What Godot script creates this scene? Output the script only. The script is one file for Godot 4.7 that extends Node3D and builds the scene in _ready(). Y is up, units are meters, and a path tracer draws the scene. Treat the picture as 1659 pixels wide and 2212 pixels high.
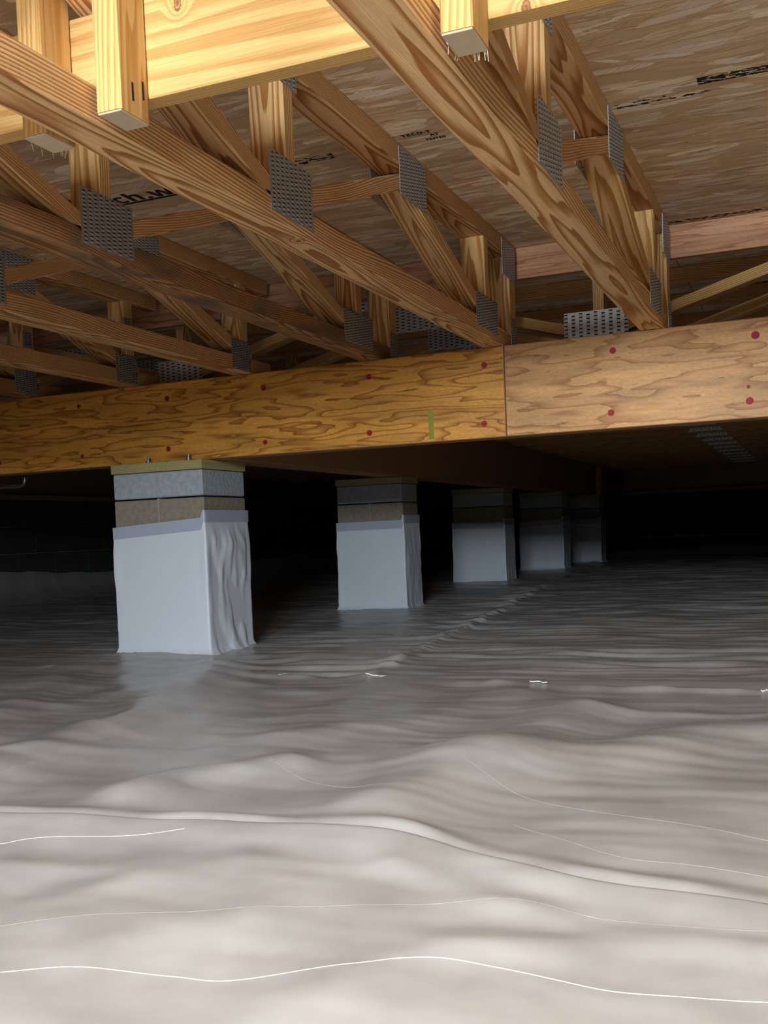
extends Node3D
# A crawl space under a floor of wooden trusses. x runs along the plywood girder, y is up, -z runs away from the access opening.

const FOCAL := 2270.38
const SUBFLOOR := 0.665      # underside of the floor panels
const SEAT := 0.300          # top of the girder, underside of the truss bottom chords
const GROUND := -0.735

var rng := RandomNumberGenerator.new()
var taken := {}
var M := {}
var lumber_cache := {}
var plate_cache := {}


# ---------------------------------------------------------------- naming
func numbered(called: String) -> String:
	var n: int = taken.get(called, 0)
	taken[called] = n + 1
	return called if n == 0 else "%s_%03d" % [called, n]

func tag(o: Node, label: String, category: String, group := "") -> Node:
	o.set_meta("label", label)
	o.set_meta("category", category)
	if group != "":
		o.set_meta("group", group)
	return o

func thing(called: String, label: String, category: String, at := Vector3.ZERO, group := "") -> Node3D:
	var o := Node3D.new()
	o.name = numbered(called)
	add_child(o)
	o.position = at
	tag(o, label, category, group)
	return o

func part(called: String, mesh: Mesh, mat: Material, parent: Node, at := Vector3.ZERO) -> MeshInstance3D:
	var o := MeshInstance3D.new()
	o.name = called
	o.mesh = mesh
	o.material_override = mat
	o.position = at
	o.cast_shadow = GeometryInstance3D.SHADOW_CASTING_SETTING_ON
	parent.add_child(o, true)
	return o

func structure(called: String) -> Node3D:
	var o := Node3D.new()
	o.name = called
	o.set_meta("kind", "structure")
	add_child(o)
	return o


# ---------------------------------------------------------------- mesh helpers
func begin() -> SurfaceTool:
	var st := SurfaceTool.new()
	st.begin(Mesh.PRIMITIVE_TRIANGLES)
	return st

func tri(st: SurfaceTool, p: Array, n: Vector3, uv: Array) -> void:
	var order := [0, 1, 2]
	if (p[1] - p[0]).cross(p[2] - p[0]).dot(n) > 0.0:
		order = [0, 2, 1]
	for i in order:
		st.set_normal(n)
		st.set_uv(uv[i])
		st.add_vertex(p[i])

func quad(st: SurfaceTool, a: Vector3, b: Vector3, c: Vector3, d: Vector3, n: Vector3, ua := Vector2.ZERO, ub := Vector2.ZERO, uc := Vector2.ZERO, ud := Vector2.ZERO) -> void:
	tri(st, [a, b, c], n, [ua, ub, uc])
	tri(st, [a, c, d], n, [ua, uc, ud])

# a sawn board from p0 to p1, w across the axis wa, t thick, with eased edges; the wood texture holds the face in u 0..0.66 and the edge in 0.68..1
func lumber(p0: Vector3, p1: Vector3, wa: Vector3, w: float, t: float, off := 0.0, flip := false, ease_edge := 0.0025) -> ArrayMesh:
	var st := begin()
	var l := p0.distance_to(p1)
	var ax := (p1 - p0) / l
	var ta := wa.cross(ax).normalized()
	var e := ease_edge
	var hw := w / 2.0
	var ht := t / 2.0
	var ring := [Vector2(-hw + e, -ht), Vector2(hw - e, -ht), Vector2(hw, -ht + e), Vector2(hw, ht - e), Vector2(hw - e, ht), Vector2(-hw + e, ht), Vector2(-hw, ht - e), Vector2(-hw, -ht + e)]
	var v0 := off
	var v1 := off + l / 2.6
	for i in 8:
		var a: Vector2 = ring[i]
		var b: Vector2 = ring[(i + 1) % 8]
		var d := b - a
		var n := (wa * d.y - ta * d.x).normalized()
		var mid := (a + b) / 2.0
		if (wa * mid.x + ta * mid.y).dot(n) < 0.0:
			n = -n
		var on_side := i == 2 or i == 6
		var ua := (a.x + hw) / w
		var ub := (b.x + hw) / w
		if on_side:
			ua = 0.69 + 0.3 * (a.y + ht) / t
			ub = 0.69 + 0.3 * (b.y + ht) / t
		else:
			if flip:
				ua = 1.0 - ua
				ub = 1.0 - ub
			ua = 0.01 + 0.645 * ua
			ub = 0.01 + 0.645 * ub
		var qa := wa * a.x + ta * a.y
		var qb := wa * b.x + ta * b.y
		quad(st, p0 + qa, p0 + qb, p1 + qb, p1 + qa, n, Vector2(ua, v0), Vector2(ub, v0), Vector2(ub, v1), Vector2(ua, v1))
	for s in 2:
		var c: Vector3 = p0 if s == 0 else p1
		var n: Vector3 = -ax if s == 0 else ax
		var k := v0 if s == 0 else v1
		for i in range(1, 7):
			var tr := []
			var uv := []
			for j in [0, i, i + 1]:
				tr.append(c + wa * ring[j].x + ta * ring[j].y)
				uv.append(Vector2(0.70 + 0.28 * (ring[j].y + ht) / t, k + 0.02 * ring[j].x / w))
			tri(st, tr, n, uv)
	st.generate_tangents()
	return st.commit()

# a box with bevelled edges, uv in metres
func block(size: Vector3, e := 0.004) -> ArrayMesh:
	var st := begin()
	var h := size / 2.0
	for ax in 3:
		var u := (ax + 1) % 3
		var v := (ax + 2) % 3
		for s in [-1.0, 1.0]:
			var n := Vector3.ZERO
			n[ax] = s
			var c := []
			for q in [[-1, -1], [1, -1], [1, 1], [-1, 1]]:
				var p := Vector3.ZERO
				p[ax] = s * h[ax]
				p[u] = q[0] * (h[u] - e)
				p[v] = q[1] * (h[v] - e)
				c.append(p)
			quad(st, c[0], c[1], c[2], c[3], n, Vector2(c[0][u], c[0][v]), Vector2(c[1][u], c[1][v]), Vector2(c[2][u], c[2][v]), Vector2(c[3][u], c[3][v]))
		for s in [-1.0, 1.0]:
			for r in [-1.0, 1.0]:
				var c := []
				for q in [[h[u], h[v] - e, -1], [h[u], h[v] - e, 1], [h[u] - e, h[v], 1], [h[u] - e, h[v], -1]]:
					var p := Vector3.ZERO
					p[u] = s * q[0]
					p[v] = r * q[1]
					p[ax] = q[2] * (h[ax] - e)
					c.append(p)
				var n := Vector3.ZERO
				n[u] = s
				n[v] = r
				quad(st, c[0], c[1], c[2], c[3], n.normalized(), Vector2(0, c[0][ax]), Vector2(0, c[1][ax]), Vector2(0.01, c[2][ax]), Vector2(0.01, c[3][ax]))
	for sx in [-1.0, 1.0]:
		for sy in [-1.0, 1.0]:
			for sz in [-1.0, 1.0]:
				var s := Vector3(sx, sy, sz)
				tri(st, [Vector3(h.x, h.y - e, h.z - e) * s, Vector3(h.x - e, h.y, h.z - e) * s, Vector3(h.x - e, h.y - e, h.z) * s], s.normalized(), [Vector2.ZERO, Vector2.ZERO, Vector2.ZERO])
	st.generate_tangents()
	return st.commit()

# a tube along points
func tube(pts: PackedVector3Array, r: float, sides := 8, squash := 1.0) -> ArrayMesh:
	var st := begin()
	var rings := []
	for i in pts.size():
		var d: Vector3 = (pts[mini(i + 1, pts.size() - 1)] - pts[maxi(i - 1, 0)]).normalized()
		var side := d.cross(Vector3.UP)
		if side.length() < 0.05:
			side = d.cross(Vector3.RIGHT)
		side = side.normalized()
		var up := side.cross(d).normalized()
		var ring := []
		for k in sides:
			var a := TAU * k / sides
			ring.append([pts[i] + (side * cos(a) + up * sin(a) * squash) * r, (side * cos(a) + up * sin(a)).normalized()])
		rings.append(ring)
	for i in pts.size() - 1:
		for k in sides:
			var q := [rings[i][k], rings[i][(k + 1) % sides], rings[i + 1][(k + 1) % sides], rings[i + 1][k]]
			for t in [[0, 1, 2], [0, 2, 3]]:
				var nn: Vector3 = q[t[0]][1] + q[t[1]][1] + q[t[2]][1]
				var o: Array = t
				if (q[t[1]][0] - q[t[0]][0]).cross(q[t[2]][0] - q[t[0]][0]).dot(nn) > 0.0:
					o = [t[0], t[2], t[1]]
				for j in o:
					st.set_normal(q[j][1])
					st.set_uv(Vector2(float(k) / sides, i))
					st.add_vertex(q[j][0])
	for s in 2:
		var i: int = 0 if s == 0 else pts.size() - 1
		var n: Vector3 = (pts[0] - pts[1]).normalized() if s == 0 else (pts[-1] - pts[-2]).normalized()
		for k in range(1, sides - 1):
			tri(st, [rings[i][0][0], rings[i][k][0], rings[i][k + 1][0]], n, [Vector2.ZERO, Vector2.ZERO, Vector2.ZERO])
	return st.commit()

# an indexed grid of nu x nv points with smooth normals
func sheet(nu: int, nv: int, f: Callable, outward: Vector3, uvs := 1.0) -> ArrayMesh:
	var pos := PackedVector3Array()
	pos.resize(nu * nv)
	for j in nv:
		for i in nu:
			pos[j * nu + i] = f.call(float(i) / (nu - 1), float(j) / (nv - 1))
	return grid_mesh(pos, nu, nv, outward, uvs)

func grid_mesh(pos: PackedVector3Array, nu: int, nv: int, outward: Vector3, uvs := 1.0) -> ArrayMesh:
	var nor := PackedVector3Array()
	nor.resize(nu * nv)
	var uv := PackedVector2Array()
	uv.resize(nu * nv)
	for j in nv:
		for i in nu:
			var k := j * nu + i
			var du := pos[j * nu + mini(i + 1, nu - 1)] - pos[j * nu + maxi(i - 1, 0)]
			var dv := pos[mini(j + 1, nv - 1) * nu + i] - pos[maxi(j - 1, 0) * nu + i]
			nor[k] = du.cross(dv).normalized()
			uv[k] = Vector2(pos[k].x, pos[k].z) * uvs
	var mid := (nv / 2) * nu + nu / 2
	var turn := nor[mid].dot(outward) < 0.0
	if turn:
		for k in nor.size():
			nor[k] = -nor[k]
	var idx := PackedInt32Array()
	idx.resize((nu - 1) * (nv - 1) * 6)
	var w := 0
	for j in nv - 1:
		for i in nu - 1:
			var a := j * nu + i
			var q := [a, a + nu, a + 1, a + 1, a + nu, a + nu + 1]
			if turn:
				q = [a, a + 1, a + nu, a + 1, a + nu + 1, a + nu]
			for k in 6:
				idx[w] = q[k]
				w += 1
	var arr := []
	arr.resize(Mesh.ARRAY_MAX)
	arr[Mesh.ARRAY_VERTEX] = pos
	arr[Mesh.ARRAY_NORMAL] = nor
	arr[Mesh.ARRAY_TEX_UV] = uv
	arr[Mesh.ARRAY_INDEX] = idx
	var m := ArrayMesh.new()
	m.add_surface_from_arrays(Mesh.PRIMITIVE_TRIANGLES, arr)
	return m


# ---------------------------------------------------------------- textures
func noise_bytes(w: int, h: int, seed_: int, freq: float, octaves := 3) -> PackedByteArray:
	var n := FastNoiseLite.new()
	n.noise_type = FastNoiseLite.TYPE_SIMPLEX_SMOOTH
	n.seed = seed_
	n.frequency = freq
	n.fractal_octaves = octaves
	return n.get_image(w, h, false, false, false).get_data()

func lut(light: Color, dark: Color) -> PackedByteArray:
	# one growth ring: pale early wood that darkens to a sharp late-wood line
	var out := PackedByteArray()
	for i in 256:
		var p := i / 256.0
		var c := smoothstep(0.30, 0.86, p) * (1.0 - smoothstep(0.93, 1.0, p))
		var k := light.lerp(dark, c)
		out.append_array([k.r8, k.g8, k.b8])
	return out

# softwood sawn from a trunk: the first two thirds of the width hold the board's wide face, the rest its narrow edge
func wood_texture(w: int, h: int, seed_: int, light: Color, dark: Color, spacing: float, depth: float, drift: float, swirl: float, pith: float, knots := [], grey := 0.0, warp := 0.0055) -> ImageTexture:
	var table := lut(light, dark)
	var n1 := noise_bytes(w, h / 8 + 2, seed_, 0.012 * 256.0 / w, 2)
	var n2 := noise_bytes(w, h / 16, seed_ + 1, 0.22 * 256.0 / w, 2)
	var n3 := noise_bytes(w, h, seed_ + 2, 0.006 * 256.0 / w, 3)
	var bow := FastNoiseLite.new()
	bow.seed = seed_ + 3
	bow.frequency = 1.0
	bow.fractal_octaves = 2
	var data := PackedByteArray()
	data.resize(w * h * 3)
	var face := int(w * 0.665)
	var o := 0
	for y in h:
		var v := float(y) / h
		var along := v * 2.6
		var d := depth + drift * along + swirl * bow.get_noise_1d(along * 0.8)
		var x0 := pith + 0.012 * bow.get_noise_1d(along * 0.9 + 50.0)
		var row := y * w
		var row2 := (y >> 4) * w
		var row1 := (y >> 3) * w
		var f1 := (y & 7) / 8.0
		var near := []
		for kn in knots:
			if absf(kn[1] - along) < kn[2] * 5.0:
				near.append(kn)
		for x in w:
			var px: float
			var pd: float
			if x < face:
				px = (float(x) / face - 0.5) * 0.078 - x0
				pd = d
			else:
				px = 0.039 - x0
				pd = d + (float(x - face) / (w - face)) * 0.045
			var q := row1 + x
			var r := sqrt(px * px + pd * pd) / spacing * (1.0 if x < face else 1.6) + lerpf(n1[q], n1[q + w], f1) * warp
			var kd := 0.0
			for kn in near:
				var ex: float = (px + x0 - kn[0]) / kn[2]
				var ey: float = (along - kn[1]) / kn[2]
				var e2 := ex * ex + ey * ey * 0.45
				r += 2.6 * exp(-e2 * 0.35)
				if ex * ex + ey * ey < 1.0 and x < face:
					kd = 0.55 + 0.25 * sin(sqrt(ex * ex + ey * ey) * 9.0)
			var i := (int(r * 256.0) & 255) * 3
			var f := 0.86 + n2[row2 + x] * 0.00075 + n3[row + x] * 0.0004
			f *= 1.0 - kd * 0.45
			var g := grey * clampf((n3[row + x] - 118) * 0.012, 0.0, 1.0)
			data[o] = mini(255, int(lerpf(table[i] * f, 118.0, g)))
			data[o + 1] = mini(255, int(lerpf(table[i + 1] * f * (1.0 - kd * 0.2), 108.0, g)))
			data[o + 2] = mini(255, int(lerpf(table[i + 2] * f * (1.0 - kd * 0.25), 96.0, g)))
			o += 3
	var im := Image.create_from_data(w, h, false, Image.FORMAT_RGB8, data)
	im.generate_mipmaps()
	return ImageTexture.create_from_image(im)

# rotary-peeled plywood face: islands and ripples, u along the board
func plywood_texture(w: int, h: int, seed_: int, light: Color, dark: Color, stretch: float, bands: float) -> ImageTexture:
	var big := noise_bytes(int(w / stretch), h, seed_, 0.0105, 3)
	var fine := noise_bytes(w, h, seed_ + 1, 0.09, 2)
	var streak := noise_bytes(int(w / 16.0), h, seed_ + 2, 0.25, 2)
	var bw := int(w / stretch)
	var sw := int(w / 16.0)
	var pits := noise_bytes(int(w / 5.0), h, seed_ + 4, 0.11, 1)
	var pw := int(w / 5.0)
	var data := PackedByteArray()
	data.resize(w * h * 3)
	var o := 0
	for y in h:
		for x in w:
			var fx := x / stretch
			var ix := mini(int(fx), bw - 2)
			var q := y * bw + ix
			var b := lerpf(big[q], big[q + 1], clampf(fx - ix, 0.0, 1.0)) / 255.0
			var p := fposmod(b * bands + fine[y * w + x] * 0.00022, 1.0)
			var c := smoothstep(0.45, 0.9, p) * (1.0 - smoothstep(0.9, 1.0, p))
			var line := smoothstep(0.85, 0.92, p) * (1.0 - smoothstep(0.94, 0.99, p))
			var k := clampf(c * 0.55 + line * 0.35, 0.0, 1.0)
			var f := 0.82 + (big[(h - 1 - y) * bw + bw - 1 - ix] - 128) * 0.0011 + 0.06 + streak[y * sw + mini(int(x / 16.0), sw - 1)] * 0.0005 + (fine[y * w + x] - 128) * 0.0004
			if pits[y * pw + mini(int(x / 5.0), pw - 1)] > 243:
				f *= 0.62
			data[o] = clampi(int(lerpf(light.r8, dark.r8, k) * f), 0, 255)
			data[o + 1] = clampi(int(lerpf(light.g8, dark.g8, k) * f), 0, 255)
			data[o + 2] = clampi(int(lerpf(light.b8, dark.b8, k) * f), 0, 255)
			o += 3
	var im := Image.create_from_data(w, h, false, Image.FORMAT_RGB8, data)
	im.generate_mipmaps()
	return ImageTexture.create_from_image(im)

# oriented strand board, 2.2 mm a pixel; ink bands are worn printing as [x0, y0, x1, y1, density] in pixels
func strand_textures(w: int, h: int, ink: Array) -> Array:
	var data := PackedByteArray()
	data.resize(w * h * 3)
	var high := PackedByteArray()
	high.resize(w * h)
	var tones := [Color8(232, 206, 172), Color8(216, 184, 146), Color8(206, 172, 132), Color8(198, 160, 118), Color8(230, 206, 178), Color8(212, 182, 148), Color8(236, 214, 188), Color8(206, 168, 126)]
	for i in w * h:
		data[i * 3] = 204
		data[i * 3 + 1] = 170
		data[i * 3 + 2] = 132
	var warm := FastNoiseLite.new()
	warm.seed = 12
	warm.frequency = 0.006
	for s in 9000:
		var cx := rng.randf() * w
		var cy := rng.randf() * h
		var l := rng.randf_range(24.0, 90.0)
		var b := rng.randf_range(1.2, 7.5)
		var a := rng.randfn(0.0, 0.11)
		if s % 10 == 0:
			a = rng.randf_range(-0.7, 0.7)
			l *= 0.6
		var ca := cos(a)
		var sa := sin(a)
		var t: Color = tones[rng.randi() % tones.size()]
		var shade := rng.randf_range(0.98, 1.08) + 0.15 * warm.get_noise_2d(cx * 0.35, cy * 1.5)
		var hi := rng.randi_range(60, 220)
		var skew := rng.randf_range(-1.5, 1.5)
		var bend := rng.randf_range(-2.0, 2.0)
		var n := int(l)
		var m := int(ceil(b))
		var cover := rng.randf_range(0.55, 1.0)
		for j in range(-m, m + 1):
			var edge := absf(j) / b
			if edge > 1.0:
				continue
			var f := shade * (0.96 + 0.08 * rng.randf()) * (0.80 if j == m - 1 and s % 3 == 0 else 1.0)
			var end := int(n * 0.5 * (1.0 - 0.3 * edge * edge) * rng.randf_range(0.9, 1.0))
			for i in range(-end, end):
				var jj := j + bend * sin(i * 0.03)
				var x := posmod(int(cx + (i + j * skew) * ca - jj * sa), w)
				var y := posmod(int(cy + i * sa + jj * ca), h)
				var k := y * w + x
				high[k] = hi
				k *= 3
				data[k] = mini(255, int(lerpf(data[k], t.r8 * f, cover)))
				data[k + 1] = mini(255, int(lerpf(data[k + 1], t.g8 * f * (0.7 + 0.3 * shade), cover)))
				data[k + 2] = mini(255, int(lerpf(data[k + 2], t.b8 * f * (0.5 + 0.5 * shade), cover)))
	var worn := FastNoiseLite.new()
	worn.seed = 77
	worn.frequency = 0.09
	for r in ink:
		for y in range(r[1], r[3]):
			for x in range(r[0], r[2]):
				if worn.get_noise_2d(x * 0.8, y * 2.2) + rng.randf_range(-0.06, 0.06) < r[4]:
					var k := (posmod(y, h) * w + posmod(x, w)) * 3
					data[k] = 38
					data[k + 1] = 32
					data[k + 2] = 27
	var im := Image.create_from_data(w, h, false, Image.FORMAT_RGB8, data)
	im.generate_mipmaps()
	var hm := Image.create_from_data(w, h, false, Image.FORMAT_L8, high)
	hm.convert(Image.FORMAT_RGBA8)
	hm.bump_map_to_normal_map(1.2)
	return [ImageTexture.create_from_image(im), ImageTexture.create_from_image(hm)]

func noise_texture(size: int, freq: float, a: Color, b: Color, seed_: int, octaves := 4) -> ImageTexture:
	var d := noise_bytes(size, size, seed_, freq, octaves)
	var out := PackedByteArray()
	out.resize(size * size * 3)
	for i in size * size:
		var k := a.lerp(b, d[i] / 255.0)
		out[i * 3] = k.r8
		out[i * 3 + 1] = k.g8
		out[i * 3 + 2] = k.b8
	var im := Image.create_from_data(size, size, false, Image.FORMAT_RGB8, out)
	im.generate_mipmaps()
	return ImageTexture.create_from_image(im)

func normal_texture(size: int, freq: float, strength: float, seed_: int, octaves := 4) -> ImageTexture:
	var n := FastNoiseLite.new()
	n.noise_type = FastNoiseLite.TYPE_SIMPLEX_SMOOTH
	n.seed = seed_
	n.frequency = freq
	n.fractal_octaves = octaves
	var im := n.get_seamless_image(size, size, false, false, 0.1)
	im.convert(Image.FORMAT_RGBA8)
	im.bump_map_to_normal_map(strength)
	return ImageTexture.create_from_image(im)

func mat(c: Color, rough := 0.8, tex: Texture2D = null, spec := 0.4) -> StandardMaterial3D:
	var m := StandardMaterial3D.new()
	m.albedo_color = c
	m.roughness = rough
	m.metallic_specular = spec
	if tex:
		m.albedo_texture = tex
	return m

func make_materials() -> void:
	var pale := Color8(232, 192, 138)
	var late := Color8(176, 118, 66)
	var wood := [
		wood_texture(288, 1536, 11, pale, late, 0.0105, 0.030, 0.010, 0.022, 0.004),
		wood_texture(256, 1280, 23, Color8(226, 184, 130), Color8(164, 108, 60), 0.0062, 0.026, 0.008, 0.022, -0.006, [[0.012, 1.62, 0.006]]),
		wood_texture(192, 1024, 37, Color8(222, 178, 124), Color8(168, 112, 62), 0.0075, 0.040, 0.012, 0.03, 0.01),
		wood_texture(192, 1024, 41, Color8(226, 186, 130), Color8(176, 120, 66), 0.0085, 0.018, 0.02, 0.03, 0.0),
		wood_texture(192, 1024, 53, Color8(216, 170, 116), Color8(158, 102, 54), 0.0058, 0.012, 0.03, 0.02, 0.008, [[0.01, 0.5, 0.007]]),
		wood_texture(192, 1024, 67, Color8(230, 190, 128), Color8(186, 130, 70), 0.0095, 0.020, 0.035, 0.012, -0.01),
	]
	for i in wood.size():
		M["wood%d" % i] = mat(Color.WHITE, 0.72, wood[i], 0.3)
	M.wood_dull = mat(Color8(214, 208, 202), 0.85, wood[4], 0.25)
	M.wood_dirty = mat(Color8(222, 214, 206), 0.88, wood_texture(192, 1024, 71, Color8(204, 160, 112), Color8(150, 100, 58), 0.007, 0.03, 0.01, 0.03, 0.02, [], 0.75), 0.25)
	M.spruce = mat(Color.WHITE, 0.6, wood_texture(384, 1536, 83, Color8(214, 174, 110), Color8(194, 146, 84), 0.0078, 0.030, -0.004, 0.026, 0.012, [[-0.0275, 0.804, 0.006], [0.037, 1.314, 0.006]]), 0.35)
	M.cleat = mat(Color8(255, 250, 240), 0.6, wood_texture(192, 1024, 97, Color8(222, 184, 122), Color8(196, 148, 86), 0.012, 0.05, 0.03, 0.015, -0.02), 0.35)
	M.sawn_end = mat(Color8(226, 214, 196), 0.95, noise_texture(128, 0.12, Color8(214, 202, 184), Color8(240, 230, 214), 5))
	var ply := plywood_texture(2048, 320, 101, Color8(228, 160, 68), Color8(146, 84, 26), 3.4, 4.6)
	M.ply = mat(Color.WHITE, 0.5, ply, 0.4)
	M.ply_pale = mat(Color.WHITE, 0.5, plywood_texture(1280, 320, 131, Color8(216, 160, 98), Color8(164, 106, 54), 3.4, 3.2), 0.4)
	M.ply_edge = mat(Color8(176, 130, 88), 0.85)
	M.rim = mat(Color.WHITE, 0.75, plywood_texture(1024, 160, 151, Color8(206, 154, 118), Color8(166, 106, 76), 6.0, 4.0), 0.3)
	M.galv = mat(Color8(188, 193, 198), 0.38, null, 0.5)
	M.galv.metallic = 0.85
	M.galv_dull = mat(Color8(226, 229, 233), 0.45, null, 0.5)
	M.galv_dull.metallic = 0.2
	M.slot = mat(Color8(30, 30, 32), 0.9)
	M.steel = mat(Color8(150, 152, 155), 0.45)
	M.steel.metallic = 0.8
	M.copper = mat(Color8(206, 200, 190), 0.25)
	M.copper.metallic = 0.85
	M.red_paint = mat(Color8(160, 34, 38), 0.6)
	M.nail_red = mat(Color8(104, 30, 34), 0.5)
	M.green_paint = mat(Color8(150, 148, 52), 0.7)
	M.ink = mat(Color8(34, 29, 26), 0.9)
	var conc := noise_texture(512, 0.03, Color8(168, 172, 172), Color8(206, 209, 208), 3, 5)
	var grit := normal_texture(256, 0.12, 1.5, 9)
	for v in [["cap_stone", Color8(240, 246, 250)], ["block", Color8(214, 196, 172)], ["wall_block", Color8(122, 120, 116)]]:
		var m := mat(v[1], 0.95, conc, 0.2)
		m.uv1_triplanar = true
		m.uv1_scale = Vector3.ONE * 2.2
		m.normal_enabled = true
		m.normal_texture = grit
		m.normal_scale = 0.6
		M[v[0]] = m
	M.mortar = mat(Color8(176, 170, 158), 0.95)
	var soft := normal_texture(512, 0.02, 4.0, 17, 5)
	M.wrap = mat(Color8(234, 240, 247), 0.42, null, 0.5)
	M.tape = mat(Color8(190, 196, 212), 0.38, null, 0.5)
	M.crease = mat(Color8(240, 238, 234), 0.3, null, 0.5)
	M.liner = mat(Color.WHITE, 0.28, noise_texture(1024, 0.008, Color8(160, 156, 152), Color8(192, 188, 184), 19, 5), 0.5)
	M.liner.uv1_scale = Vector3(0.7, 0.7, 0.7)
	M.treated = mat(Color.WHITE, 0.8, wood_texture(96, 512, 171, Color8(190, 176, 126), Color8(160, 140, 92), 0.006, 0.03, 0.02, 0.02, 0.0), 0.3)
	M.sill = mat(Color8(176, 150, 116), 0.9)
	M.earth = mat(Color8(120, 100, 78), 0.95)


# ---------------------------------------------------------------- truss connector plates
# a stamped galvanised plate in the plane across +x (its outer side), length l along z, height h along y: [plate with lips, dark slots, teeth]
func plate_meshes(l: float, h: float, pitch_l: float, pitch_h: float) -> Array:
	var key := "%.3f %.3f %.3f" % [l, h, pitch_l]
	if plate_cache.has(key):
		return plate_cache[key]
	var st := begin()
	var t := 0.0012
	var a := [Vector3(t, -h / 2, -l / 2), Vector3(t, -h / 2, l / 2), Vector3(t, h / 2, l / 2), Vector3(t, h / 2, -l / 2)]
	var b := []
	for p in a:
		b.append(Vector3(0, p.y, p.z))
	quad(st, a[0], a[1], a[2], a[3], Vector3.RIGHT)
	quad(st, b[0], b[1], b[2], b[3], Vector3.LEFT)
	for i in 4:
		var m: Vector3 = (a[i] + a[(i + 1) % 4]) / 2.0
		quad(st, a[i], a[(i + 1) % 4], b[(i + 1) % 4], b[i], Vector3(0, m.y, 0).normalized() if absf(m.y) > absf(m.z) * h / l else Vector3(0, 0, m.z).normalized())
	var ss := begin()
	var ts := begin()
	var nl := int((l - 0.012) / pitch_l) + 1
	var nh := int((h - 0.008) / pitch_h) + 1
	for i in nl:
		for j in nh:
			var z := (i - (nl - 1) / 2.0) * pitch_l
			var y := (j - (nh - 1) / 2.0) * pitch_h + (pitch_h * 0.25 if i % 2 else -pitch_h * 0.25)
			if absf(y) > h / 2 - 0.003:
				continue
			var hw := pitch_l * 0.24
			var sh := pitch_h * 0.15
			var ys := y + pitch_h * 0.26
			quad(ss, Vector3(t + 0.0002, ys - sh, z - hw), Vector3(t + 0.0002, ys - sh, z + hw), Vector3(t + 0.0002, ys + sh, z + hw), Vector3(t + 0.0002, ys + sh, z - hw), Vector3.RIGHT)
			# the curled lip below the slot
			var yb := y - pitch_h * 0.18
			var bh := pitch_h * 0.27
			var out := pitch_h * 0.36
			var base := [Vector3(t, yb - bh, z - hw), Vector3(t, yb - bh, z + hw), Vector3(t, yb + bh, z + hw), Vector3(t, yb + bh, z - hw)]
			var tip4 := []
			for c in base:
				tip4.append(Vector3(t + out, yb + (c.y - yb) * 0.35, z + (c.z - z) * 0.45))
			quad(st, tip4[0], tip4[1], tip4[2], tip4[3], Vector3.RIGHT)
			var fn := [Vector3(0.7, -0.7, 0), Vector3(0.75, 0, 0.66), Vector3(0.7, 0.7, 0), Vector3(0.75, 0, -0.66)]
			for c in 4:
				quad(st, base[c], base[(c + 1) % 4], tip4[(c + 1) % 4], tip4[c], fn[c])
			# the tooth driven into the wood
			var k := 0.008
			var tip := Vector3(-k, y + sh, z)
			tri(ts, [Vector3(0, y + sh, z - hw * 0.55), Vector3(0, y + sh, z + hw * 0.55), tip], Vector3(-0.2, 0.98, 0).normalized(), [Vector2.ZERO, Vector2.ZERO, Vector2.ZERO])
			tri(ts, [Vector3(0, y + sh - 0.0015, z - hw * 0.55), Vector3(0, y + sh - 0.0015, z + hw * 0.55), tip], Vector3(-0.2, -0.98, 0).normalized(), [Vector2.ZERO, Vector2.ZERO, Vector2.ZERO])
	var r := [st.commit(), ss.commit(), ts.commit()]
	plate_cache[key] = r
	return r

# side +1 lies on the board's right, -1 on its left
func plate(parent: Node3D, at: Vector3, l: float, h: float, side: float, pitch_l := 0.0195, pitch_h := 0.0085, full := true) -> void:
	var m := plate_meshes(l, h, pitch_l, pitch_h)
	var o := part("connector_plate", m[0], M.galv, parent, at)
	if side < 0.0:
		o.rotation.y = PI
	var s := part("punched_slots", m[1], M.slot, o)
	s.set_meta("kind", "stuff")
	if full:
		var tt := part("plate_teeth", m[2], M.galv, o)
		tt.set_meta("kind", "stuff")


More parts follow.
